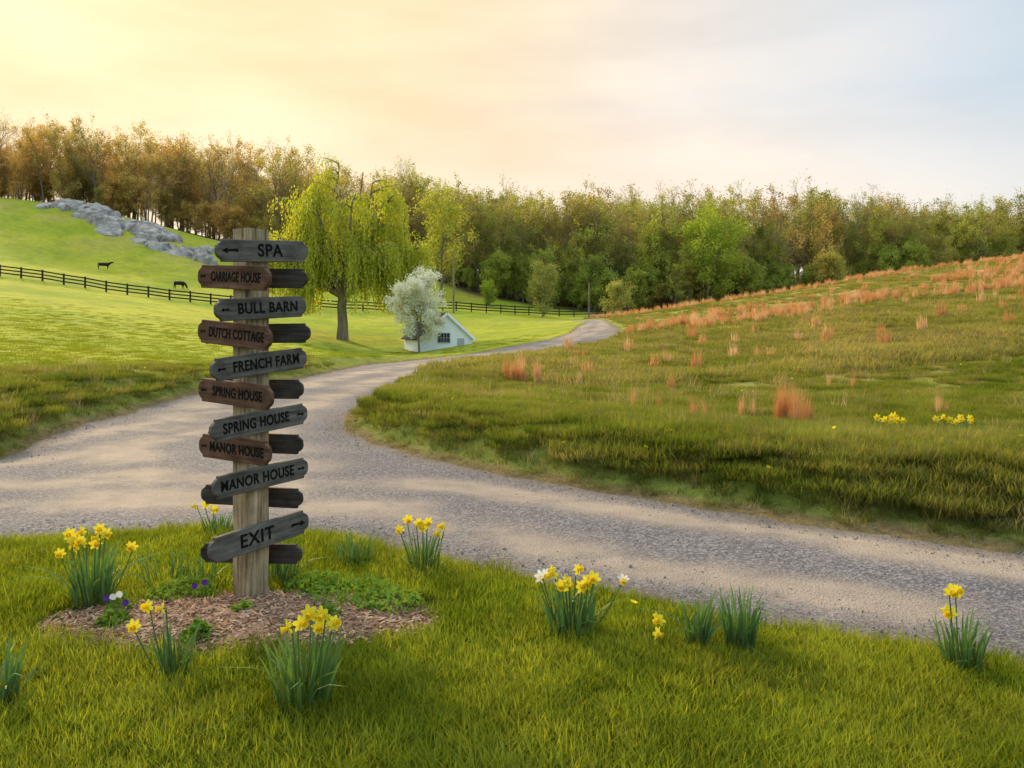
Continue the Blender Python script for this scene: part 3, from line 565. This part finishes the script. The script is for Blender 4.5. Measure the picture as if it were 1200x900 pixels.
# ---------------------------------------------------------------- daffodils
DL=leafmat('daffodil_leaf',[(0,(.09,.18,.07)),(.5,(.12,.22,.07)),(1,(.15,.24,.06))],.3,6,.25,(.25,.5),tcol=(1.2,1.3,.6),gloss=.03)
DY=leafmat('daffodil_yellow',[(0,(.85,.72,.05)),(1,(.85,.72,.05))],.3,30,.08,tcol=(1,1,1)); DT=leafmat('daffodil_trumpet',[(0,(.85,.58,.02)),(1,(.85,.58,.02))],.3,30,.08,tcol=(1,1,1)); DW=leafmat('daffodil_white',[(0,(.82,.82,.74)),(1,(.82,.82,.74))],.3,30,.08,tcol=(1,1,1))
def daff(x,y,h,nl,fl,spread=.09,seed=0,name='daffodil_plant',fs=1.0):
    r=np.random.default_rng(seed+int(abs(x*100))); V=[];Q=[];P1=[];P2=[];P3=[];o=0; nl=int(nl*1.7)
    for k in range(nl):
        a=r.uniform(0,6.283); rr=spread*.85*math.sqrt(r.uniform()); az=a+r.normal(0,.6); hh=h*r.uniform(.55,1.12); ln=abs(r.normal(0,.09))+rr*.8; cv=r.uniform(0,.2) if r.uniform()<.88 else .7
        w=.012*r.uniform(.7,1.2); sa=r.uniform(0,3.14); bx,by=rr*math.cos(a),rr*math.sin(a); S_=5
        for s in range(S_+1):
            t=s/S_; d=hh*(ln*t+cv*t**3); z=hh*t*(1-.35*cv*t*t)-.02; hw=w*.5*(1-.85*max(0,(t-.6)/.4)**2)
            V+=[(bx+math.cos(az)*d-math.cos(sa)*hw,by+math.sin(az)*d-math.sin(sa)*hw,z),(bx+math.cos(az)*d+math.cos(sa)*hw,by+math.sin(az)*d+math.sin(sa)*hw,z)]
        for s in range(S_): Q.append((o+2*s,o+2*s+1,o+2*s+3,o+2*s+2))
        o+=2*S_+2
    VV=[np.array(V)]
    for (fx,fz,kind) in fl:
        fy=r.uniform(-.08,.06); p0=np.array([fx*.35,fy*.3,0]); p1=np.array([fx,fy,fz-.02])
        t=np.linspace(0,1,6)[:,None]; st=p0*(1-t)+p1*t+np.array([fx*.15,0,0])*(t*(1-t)); 
        face=np.array([r.normal(0,.9),-1,r.normal(-.1,.25)]); face/=np.linalg.norm(face)
        c=p1+np.array([0,0,.02])+face*.02
        st=np.vstack([st,[p1+np.array([0,0,.02])],[c]]); tube(st,[.0035]*8,4,VV,Q)
        a=np.cross(face,[0,0,1]); a/=np.linalg.norm(a); b=np.cross(a,face); R0=.036*fs*r.uniform(.85,1.1)
        for k in range(6):
            th=k*math.pi/3+.2; dr=a*math.cos(th)+b*math.sin(th); pe=np.cross(face,dr); bk=-face*r.uniform(.002,.014)
            o=sum(len(v) for v in VV)
            VV.append(np.array([c,c+dr*R0*.45+pe*R0*.36,c+dr*R0*.85+pe*R0*.24+bk,c+dr*R0*1.12+bk,c+dr*R0*.85-pe*R0*.24+bk,c+dr*R0*.45-pe*R0*.36]))
            P1.append([o,o+1,o+2,o+3,o+4,o+5]) if kind=='Y' else P3.append([o,o+1,o+2,o+3,o+4,o+5])
        o=sum(len(v) for v in VV); th=np.linspace(0,2*math.pi,9)[:-1]; rings=[]
        for (dd,rad) in ((.001,.009),(.012,.0105),(.024,.013),(.028,.017)):
            rings+= [c+face*dd*fs+(a*math.cos(q)+b*math.sin(q))*rad*fs for q in th]
        VV.append(np.array(rings)); 
        for i in range(3):
            for j in range(8): P2.append((o+i*8+j,o+i*8+(j+1)%8,o+(i+1)*8+(j+1)%8,o+(i+1)*8+j))
    g=[(Q,0),(P1,1),(P2,2),(P3,3)]
    ob=addobj(name,mkmesh(name,np.vstack(VV),g),[DL,DY,DT,DW]); place(ob,x,y); return ob
daff(-2.44,4.64,.40,46,[(-.17,.33,'Y'),(-.10,.40,'Y'),(-.06,.45,'Y'),(-.02,.42,'Y'),(.03,.46,'Y'),(-.08,.36,'Y'),(.0,.37,'Y'),(.22,.36,'Y'),(-.13,.43,'Y'),(.05,.41,'Y'),(.08,.44,'Y'),(-.03,.39,'Y')],.12,1)
daff(-1.58,3.72,.28,16,[(-.15,.27,'Y'),(-.13,.31,'Y'),(-.02,.33,'Y')],.07,2)
daff(-.90,3.42,.36,60,[(-.03,.37,'Y'),(.04,.42,'Y'),(.11,.43,'Y'),(.13,.37,'Y'),(.07,.36,'Y'),(.0,.40,'Y')],.13,3)
daff(-1.08,5.43,.25,40,[],.12,4)
daff(-.58,5.28,.29,40,[(-.15,.33,'Y'),(-.12,.37,'Y'),(-.01,.33,'Y'),(.10,.27,'Y'),(.13,.32,'Y'),(-.05,.36,'Y'),(.02,.37,'Y')],.11,5)
daff(.32,4.23,.30,50,[(-.06,.30,'Y'),(-.02,.32,'Y'),(.03,.28,'Y'),(.08,.30,'Y'),(-.03,.26,'Y'),(.02,.34,'Y'),(.05,.31,'Y'),(-.09,.34,'Y'),(.11,.33,'Y'),(-.17,.31,'W'),(-.16,.35,'W'),(.28,.30,'W')],.14,6)
daff(.73,4.15,.10,4,[(-.0,.07,'Y'),(.05,.11,'Y')],.09,7)
daff(.94,4.02,.30,30,[],.06,8)
daff(1.14,4.0,.34,44,[],.08,9)
daff(2.13,3.78,.30,34,[(-.05,.40,'Y'),(-.03,.28,'Y'),(-.01,.38,'Y')],.09,10)
daff(-2.2,3.45,.33,26,[],.08,11)
daff(-2.28,6.2,.22,30,[(-.12,.25,'Y'),(-.18,.24,'Y'),(-.05,.22,'Y')],.12,12)
daff(-1.46,5.0,.30,40,[],.12,13)
daff(-2.18,4.98,.30,12,[],.12,14)
daff(-1.93,4.96,.28,12,[],.1,15)
daff(4.75,10.0,.25,40,[(-.17,.28,'Y'),(-.08,.26,'Y'),(.02,.31,'Y'),(.08,.25,'Y'),(.13,.24,'Y'),(.05,.29,'Y'),(-.02,.23,'Y')],.18,16,fs=1.3)
daff(5.6,10.1,.23,40,[(-.22,.27,'Y'),(-.14,.30,'Y'),(-.07,.26,'Y'),(0,.25,'Y'),(.06,.29,'Y'),(.12,.27,'Y'),(.2,.28,'Y'),(.24,.24,'Y')],.18,17,fs=1.3)
daff(5.1,8.9,.28,50,[],.2,18)
GC=leafmat('groundcover_leaf',[(0,(.12,.22,.035)),(1,(.18,.28,.045))],.35,8,.3)
PV=simple('pansy_purple',(.10,.02,.22),(.16,.05,.3),30,.6,.1)
def lowplant(name,x,y,rad,h,n,size,fl=None):
    r=np.random.default_rng(int(abs(x*97)+y*31)); P=r.normal(0,1,(n,3)); P/=np.linalg.norm(P,axis=1)[:,None]; P*=r.uniform(.3,1,(n,1))**.5; P[:,:2]*=rad; P[:,2]=np.abs(P[:,2])*h*(.5+fbm(P[:,0]*12+9,P[:,1]*12+9,3))
    V=[]; g=[(leaves(r,P,size,V),0)]
    if fl:
        for mi in (1,2):
            s=[f[:3] for f in fl if f[3]==mi]
            if s:
                q=[]
                for p in s:
                    o=sum(len(v) for v in V); a=np.linspace(0,6.28,8)[:-1]; V.append(np.stack([p[0]+.02*np.cos(a),np.full(7,p[1])+.004*np.sin(a*3),p[2]+.02*np.sin(a)],-1)); q.append(list(range(o,o+7)))
                g.append((q,mi))
    ob=addobj(name,mkmesh(name,np.vstack(V),g),[GC,PV,DW]); return place(ob,x,y,0,.035)
lowplant('pansy_plant',-2.21,4.5,.09,.09,160,.016,[(-.04,-.08,.10,1),(.03,-.08,.12,2),(.06,-.07,.07,1),(0,-.09,.11,2)])
lowplant('pansy_plant',-1.82,4.72,.08,.09,150,.016,[(.03,-.08,.11,1),(-.03,-.08,.09,1)])
for (a,b,c_,d_) in [(-1.62,4.1,.09,.08),(-.95,4.72,.30,.09),(-1.2,4.86,.2,.09),(-1.5,4.42,.08,.06),(-.72,4.6,.22,.07),(-2.0,4.8,.2,.08),(-1.0,4.35,.08,.06),(-2.15,4.3,.1,.07)]: lowplant('groundcover_plant',a,b,c_,d_,int(1500*c_+60),.02)
# ---------------------------------------------------------------- fence
FW=wood('fence_dark_wood',(.02,.016,.012),(.045,.035,.026),(.08,.065,.05),(4,4,4))
fpth=[(-95,101),(-75,100),(-64.3,100),(-53.6,100),(-43,100),(-36,102),(-28.7,107),(-17.7,110),(-8.4,120),(2.7,127),(12.5,130),(22,131)]
fe=empty('wooden_fence',(0,0,0)); fpts=[]
for a,b in zip(fpth[:-1],fpth[1:]):
    L=math.dist(a,b); k=max(1,round(L/2.6))
    for i in range(k): fpts.append((a[0]+(b[0]-a[0])*i/k,a[1]+(b[1]-a[1])*i/k))
fz=Hs(np.array([p[0] for p in fpts]),np.array([p[1] for p in fpts]))
V=[];Qf=[]
def bx(c,ux,uy,uz):
    o=len(V); c=np.array(c)
    for k in ((-1,-1,-1),(1,-1,-1),(1,1,-1),(-1,1,-1),(-1,-1,1),(1,-1,1),(1,1,1),(-1,1,1)): V.append(c+k[0]*ux+k[1]*uy+k[2]*uz)
    for f in ((0,3,2,1),(4,5,6,7),(0,1,5,4),(1,2,6,5),(2,3,7,6),(3,0,4,7)): Qf.append([o+i for i in f])
for (a,b),z in zip(fpts,fz): bx((a,b,z+.6),np.array([.085,0,0]),np.array([0,.085,0]),np.array([0,0,.82]))
addobj('fence_posts',mkmesh('fence_posts',np.array(V),[(Qf,0)]),[FW],parent=fe); V=[];Qf=[]
for i in range(len(fpts)-1):
    p=np.array([*fpts[i],fz[i]]); q=np.array([*fpts[i+1],fz[i+1]]); d=(q-p)/2; 
    for hz in (.4,.82,1.24): bx((p+q)/2+np.array([0,-.12,hz]),d*.995,np.array([0,.022,0]),np.array([0,0,.085]))
addobj('fence_rails',mkmesh('fence_rails',np.array(V),[(Qf,0)]),[FW],parent=fe)
def pole(x,y,h):
    V=[];Q=[]; z=zat(x,y); tube([(0,0,-.3),(0,0,h*.5),(0.02,0,h)],[.14,.12,.1],8,V,Q)
    o=addobj('utility_pole',mkmesh('utility_pole',np.vstack(V),[(Q,0)]),[bark]); o.location=(x,y,z)
pole(10.9,113,5.2); pole(-8.5,116,9.2)
# ---------------------------------------------------------------- springhouse
HW=simple('white_painted_wall',(.78,.79,.80),(.86,.87,.88),4,.7,.1); RF=simple('dark_shingle_roof',(.05,.045,.04),(.12,.10,.09),6,.9,.5,.02,(1,6,6)); GL=simple('window_glass',(.02,.025,.03),(.05,.06,.07),3,.15,0)
WF=simple('window_frame',(.35,.36,.37),(.42,.42,.43),8,.6,.1)
hx,hy=-5.5,67; hz=zat(hx,hy); hs=empty('white_springhouse',(hx,hy,hz-.1),(0,0,math.radians(22)))
w,Lh,eh,rh=2.3,5.2,.95,3.0
prof=[(-w,-.5),(w,-.5),(w,eh),(0,rh),(-w,eh)]
V=[(p[0],0,p[1]) for p in prof]+[(p[0],Lh,p[1]) for p in prof]
me=bpy.data.meshes.new('walls'); me.from_pydata(V,[],[(0,1,2,3,4),(9,8,7,6,5),(0,5,6,1),(1,6,7,2),(4,9,5,0)]); addobj('walls',me,[HW],parent=hs)
for s in (-1,1):
    d=np.array([s*w,eh-rh]); L=np.linalg.norm(d); d/=L; nrm=np.array([-d[1]*s,d[0]*s]); 
    a=np.array([0,rh])+nrm*.01; b=a+d*(L+.3); a2=a+nrm*.1*1; b2=b+nrm*.1
    ys=(-.18,Lh+.2); V=[(p[0],yv,p[1]) for yv in ys for p in (a,b,b2,a2)]
    me=bpy.data.meshes.new('roof'); me.from_pydata(V,[],[(0,1,2,3),(7,6,5,4),(0,4,5,1),(1,5,6,2),(2,6,7,3),(3,7,4,0)]); addobj('roof_side',me,[RF],parent=hs)
    V=[(p[0],yv,p[1]) for yv in (-.21,-.183) for p in (a-nrm*.12,b-nrm*.12,b2,a2)]
    me=bpy.data.meshes.new('bargeboard'); me.from_pydata(V,[],[(0,1,2,3),(7,6,5,4),(0,4,5,1),(1,5,6,2),(2,6,7,3),(3,7,4,0)]); addobj('bargeboard',me,[HW],parent=hs)
box('window_glass',-.25,-.012,.95,1.0,.02,.75,GL,hs,0)
for (a,b,c_,d_) in [(-.25,1.355,1.1,.06),(-.25,.545,1.16,.07),(-.78,.95,.06,.75),(.28,.95,.06,.75),(-.25,.95,.045,.74),(-.5,.95,.03,.74),(0,.95,.03,.74)]: box('window_frame',a,-.03,b,c_,.05,d_,WF,hs,0)
box('window_bar',-.25,-.035,.95,.99,.045,.035,WF,hs,0)
box('door',1.25,-.02,.35,.62,.04,1.1,simple('door_paint',(.35,.37,.38),(.45,.46,.47),5,.7),hs,0.005)
# ---------------------------------------------------------------- rock outcrop on the hill: overlapping broken slabs
gx=np.linspace(-108,-48,400); gy=np.linspace(134,186,260); X_,Y_=np.meshgrid(gx,gy); rr2=np.random.default_rng(12); Bz=np.full(X_.shape,-2.5)
path=np.array([(-99,173),(-94,170),(-89,167),(-85,165),(-81,163),(-76,160),(-72,158),(-67,155),(-63,152),(-59,149),(-55,147)])
for k in range(46):
    t_=rr2.uniform(0,len(path)-1.01); i_=min(int(t_),len(path)-2); p=path[i_]+(path[i_+1]-path[i_])*(t_-i_)+rr2.normal(0,2.0,2)*np.array([1.2,1.5])
    ln=rr2.uniform(1.6,5.5); wd_=rr2.uniform(1.0,3.4)*(1-.5*abs(t_-3.5)/7); an=math.radians(-28+rr2.normal(0,22)); ca,sa=math.cos(an),math.sin(an)
    dx=X_-p[0]+1.4*(fbm(X_*.6,Y_*.6,k)-.5); dy=Y_-p[1]+1.4*(fbm(X_*.6,Y_*.6,k+50)-.5); u1=(dx*ca+dy*sa)/ln; v1=(-dx*sa+dy*ca)/wd_
    d2=u1**2+v1**2; hh_=rr2.uniform(.8,2.3); z_=-.5+hh_*np.sqrt(np.clip(1-d2,0,1))**.5+.5*v1+.3*u1; Bz=np.maximum(Bz,np.where(d2<1,z_,-2.5))
Bz=Bz-1.1*sstep(.56,.68,fbm(X_*.22,Y_*.3,88))
Z_=Hs(X_,Y_)+Bz+.7*(fbm(X_*.8,Y_*.8,65)-.5)
ix=np.arange(X_.size).reshape(X_.shape)
fc=np.stack([ix[:-1,:-1],ix[:-1,1:],ix[1:,1:],ix[1:,:-1]],-1).reshape(-1,4); fc=fc[(Bz.ravel()[fc].max(1)>-1.4)]
us_=np.unique(fc); mp2=np.full(X_.size,-1); mp2[us_]=np.arange(len(us_)); Vk=np.stack([X_,Y_,Z_],-1).reshape(-1,3)[us_]
rk=simple('grey_rock',(.12,.105,.095),(.48,.44,.39),.7,.9,1.0,.5)
addobj('rock_outcrop',mkmesh('rock_outcrop',Vk,[(mp2[fc],0)],False),[rk])
# ---------------------------------------------------------------- cows
CB=simple('black_cow_hide',(.008,.007,.006),(.02,.016,.014),3,.6)
def cow(x,y,rz,graze=True,s=1.0):
    J=[]; E=[]; Rr=[]
    def j(p,r): J.append(p); Rr.append(r); return len(J)-1
    a=j((0,0,1.0),(.33,.36)); b=j((.45,0,1.02),(.30,.37)); c=j((.8,0,1.08),(.24,.32)); d=j((-.5,0,1.03),(.31,.36)); e=j((-.85,0,1.06),(.24,.28))
    E+=[(a,b),(b,c),(a,d),(d,e)]
    if graze: nk=[(1.1,0,.9),(1.3,0,.6)]; hd=[(1.42,0,.36),(1.55,0,.12)]
    else: nk=[(1.1,0,1.25),(1.25,0,1.42)]; hd=[(1.45,0,1.4),(1.72,0,1.25)]
    p=c; hk=None
    for q,r in zip(nk+hd,[(.18,.22),(.14,.16),(.13,.14),(.08,.08)]):
        k=j(q,r); E.append((p,k)); p=k
        if q==hd[0]: hk=k
    for sy in (-1,1):
        for (base,pts) in ((b,[(.66,.20*sy,.72),(.68,.2*sy,.42),(.66,.2*sy,.06)]),(d,[(-.78,.2*sy,.78),(-.92,.2*sy,.46),(-.85,.2*sy,.06)])):
            p=base
            for q,r in zip(pts,[.13,.07,.055]): k=j(q,(r,r)); E.append((p,k)); p=k
        k=j((hd[0][0]-.08,.2*sy,hd[0][2]+.14),(.035,.06)); E.append((hk,k))
    k=j((-1.02,0,.95),(.04,.04)); E.append((e,k)); k2=j((-1.05,0,.45),(.035,.035)); E.append((k,k2))
    me=bpy.data.meshes.new('cow'); me.from_pydata(J,E,[]); o=addobj('cow',me,[CB]); o.modifiers.new('skin','SKIN')
    for i,v in enumerate(me.skin_vertices[0].data): v.radius=Rr[i]; v.use_root=(i==0)
    o.modifiers.new('sub','SUBSURF').render_levels=1; o.scale=(s,s,s); place(o,x,y,rz); return o
cow(-65.6,128,.5,False,.85); cow(-47.6,114,1.0,True,.85)
# ---------------------------------------------------------------- world, sun, camera
AZ=math.radians(-36); EL=math.radians(25); SD=(math.sin(AZ)*math.cos(EL),math.cos(AZ)*math.cos(EL),math.sin(EL))
w=bpy.data.worlds.new('World'); bpy.context.scene.world=w; w.use_nodes=True; nt=w.node_tree; nt.nodes.clear()
class WN(NT):
    def __init__(s,t): s.t=t
ww=WN(nt); out=ww.n('ShaderNodeOutputWorld'); bg=ww.n('ShaderNodeBackground'); tc=ww.n('ShaderNodeTexCoord')
sky=ww.n('ShaderNodeTexSky',sky_type='NISHITA',sun_disc=False,sun_elevation=EL,sun_rotation=AZ%(2*math.pi)); sky.air_density=1.2; sky.dust_density=1.5
sk=ww.mix(1.0,sky.outputs[0],(.10,.10,.10),'MULTIPLY')
dt=ww.n('ShaderNodeVectorMath',operation='DOT_PRODUCT'); ww.l(tc.outputs['Generated'],dt.inputs[0]); dt.inputs[1].default_value=SD
sep=ww.n('ShaderNodeSeparateXYZ'); ww.l(tc.outputs['Generated'],sep.inputs[0])
mpp=ww.n('ShaderNodeMapping'); mpp.inputs['Scale'].default_value=(1,1,4.0); mpp.inputs['Rotation'].default_value=(0,.16,0); ww.l(tc.outputs['Generated'],mpp.inputs[0])
cn=ww.noise(1.5,5,mpp.outputs[0],.5); cn2=ww.noise(3.0,6,mpp.outputs[0],.55)
cc_=ww.ramp(dt.outputs['Value'],[(.0,(.88,.84,.84)),(.5,(.96,.88,.83)),(.72,(1.02,.88,.75)),(.88,(1.06,.88,.60)),(1,(1.25,1.02,.64))])
cc_=ww.mix(1.0,cc_,ww.ramp(cn,[(.35,(.98,.88,.82)),(.5,(1.0,.98,.955)),(.62,(1.05,1.06,1.06))]),'MULTIPLY')
cc_=ww.mix(1.0,cc_,ww.ramp(cn2,[(.35,(.975,.945,.925)),(.6,(1.01,1.01,1.01))]),'MULTIPLY')
hz_=ww.ramp(sep.outputs[2],[(0,(1,)*3),(.26,(0,)*3)])
cc_=ww.mix(ww.math('MULTIPLY',hz_,.65),cc_,(1.06,.94,.73))
cov=ww.math('ADD',ww.math('MULTIPLY',dt.outputs['Value'],2.0),-1.25); cov=ww.math('ADD',cov,ww.math('MULTIPLY',cn,1.1)); cov=ww.math('ADD',cov,ww.math('MULTIPLY',hz_,1.1),True)
skb=ww.mix(.7,ww.mix(1.0,sk,(.85,.97,1.1),'MULTIPLY'),(.60,.79,.92))
fin=ww.mix(cov,skb,cc_)
mr=ww.n('ShaderNodeMapRange',interpolation_type='SMOOTHSTEP'); mr.inputs[1].default_value=.40; mr.inputs[2].default_value=.75; mr.inputs[3].default_value=1; mr.inputs[4].default_value=2.5; ww.l(sep.outputs[2],mr.inputs[0])  # upper sky, out of view, brightened as added fill light
fin=ww.mix(1.0,fin,mr.outputs[0],'MULTIPLY')
ww.l(fin,bg.inputs[0]); bg.inputs[1].default_value=1.0; ww.l(bg.outputs[0],out.inputs[0])
sl=bpy.data.lights.new('sun','SUN'); sl.energy=5; sl.angle=math.radians(2.5); sl.color=(1,.78,.46)
so=bpy.data.objects.new('sun',sl); col.objects.link(so); so.rotation_euler=Vector(SD).to_track_quat('Z','Y').to_euler(); so.location=(-30,60,60)
cam=bpy.data.cameras.new('camera'); co=bpy.data.objects.new('camera',cam); col.objects.link(co)
co.location=(0,0,CH); co.rotation_euler=(math.pi/2,0,0); cam.lens=28; cam.shift_y=-70/1200; cam.clip_end=6000
bpy.context.scene.camera=co
vs=bpy.context.scene.view_settings; vs.view_transform='Standard'; vs.look='None'; vs.exposure=0
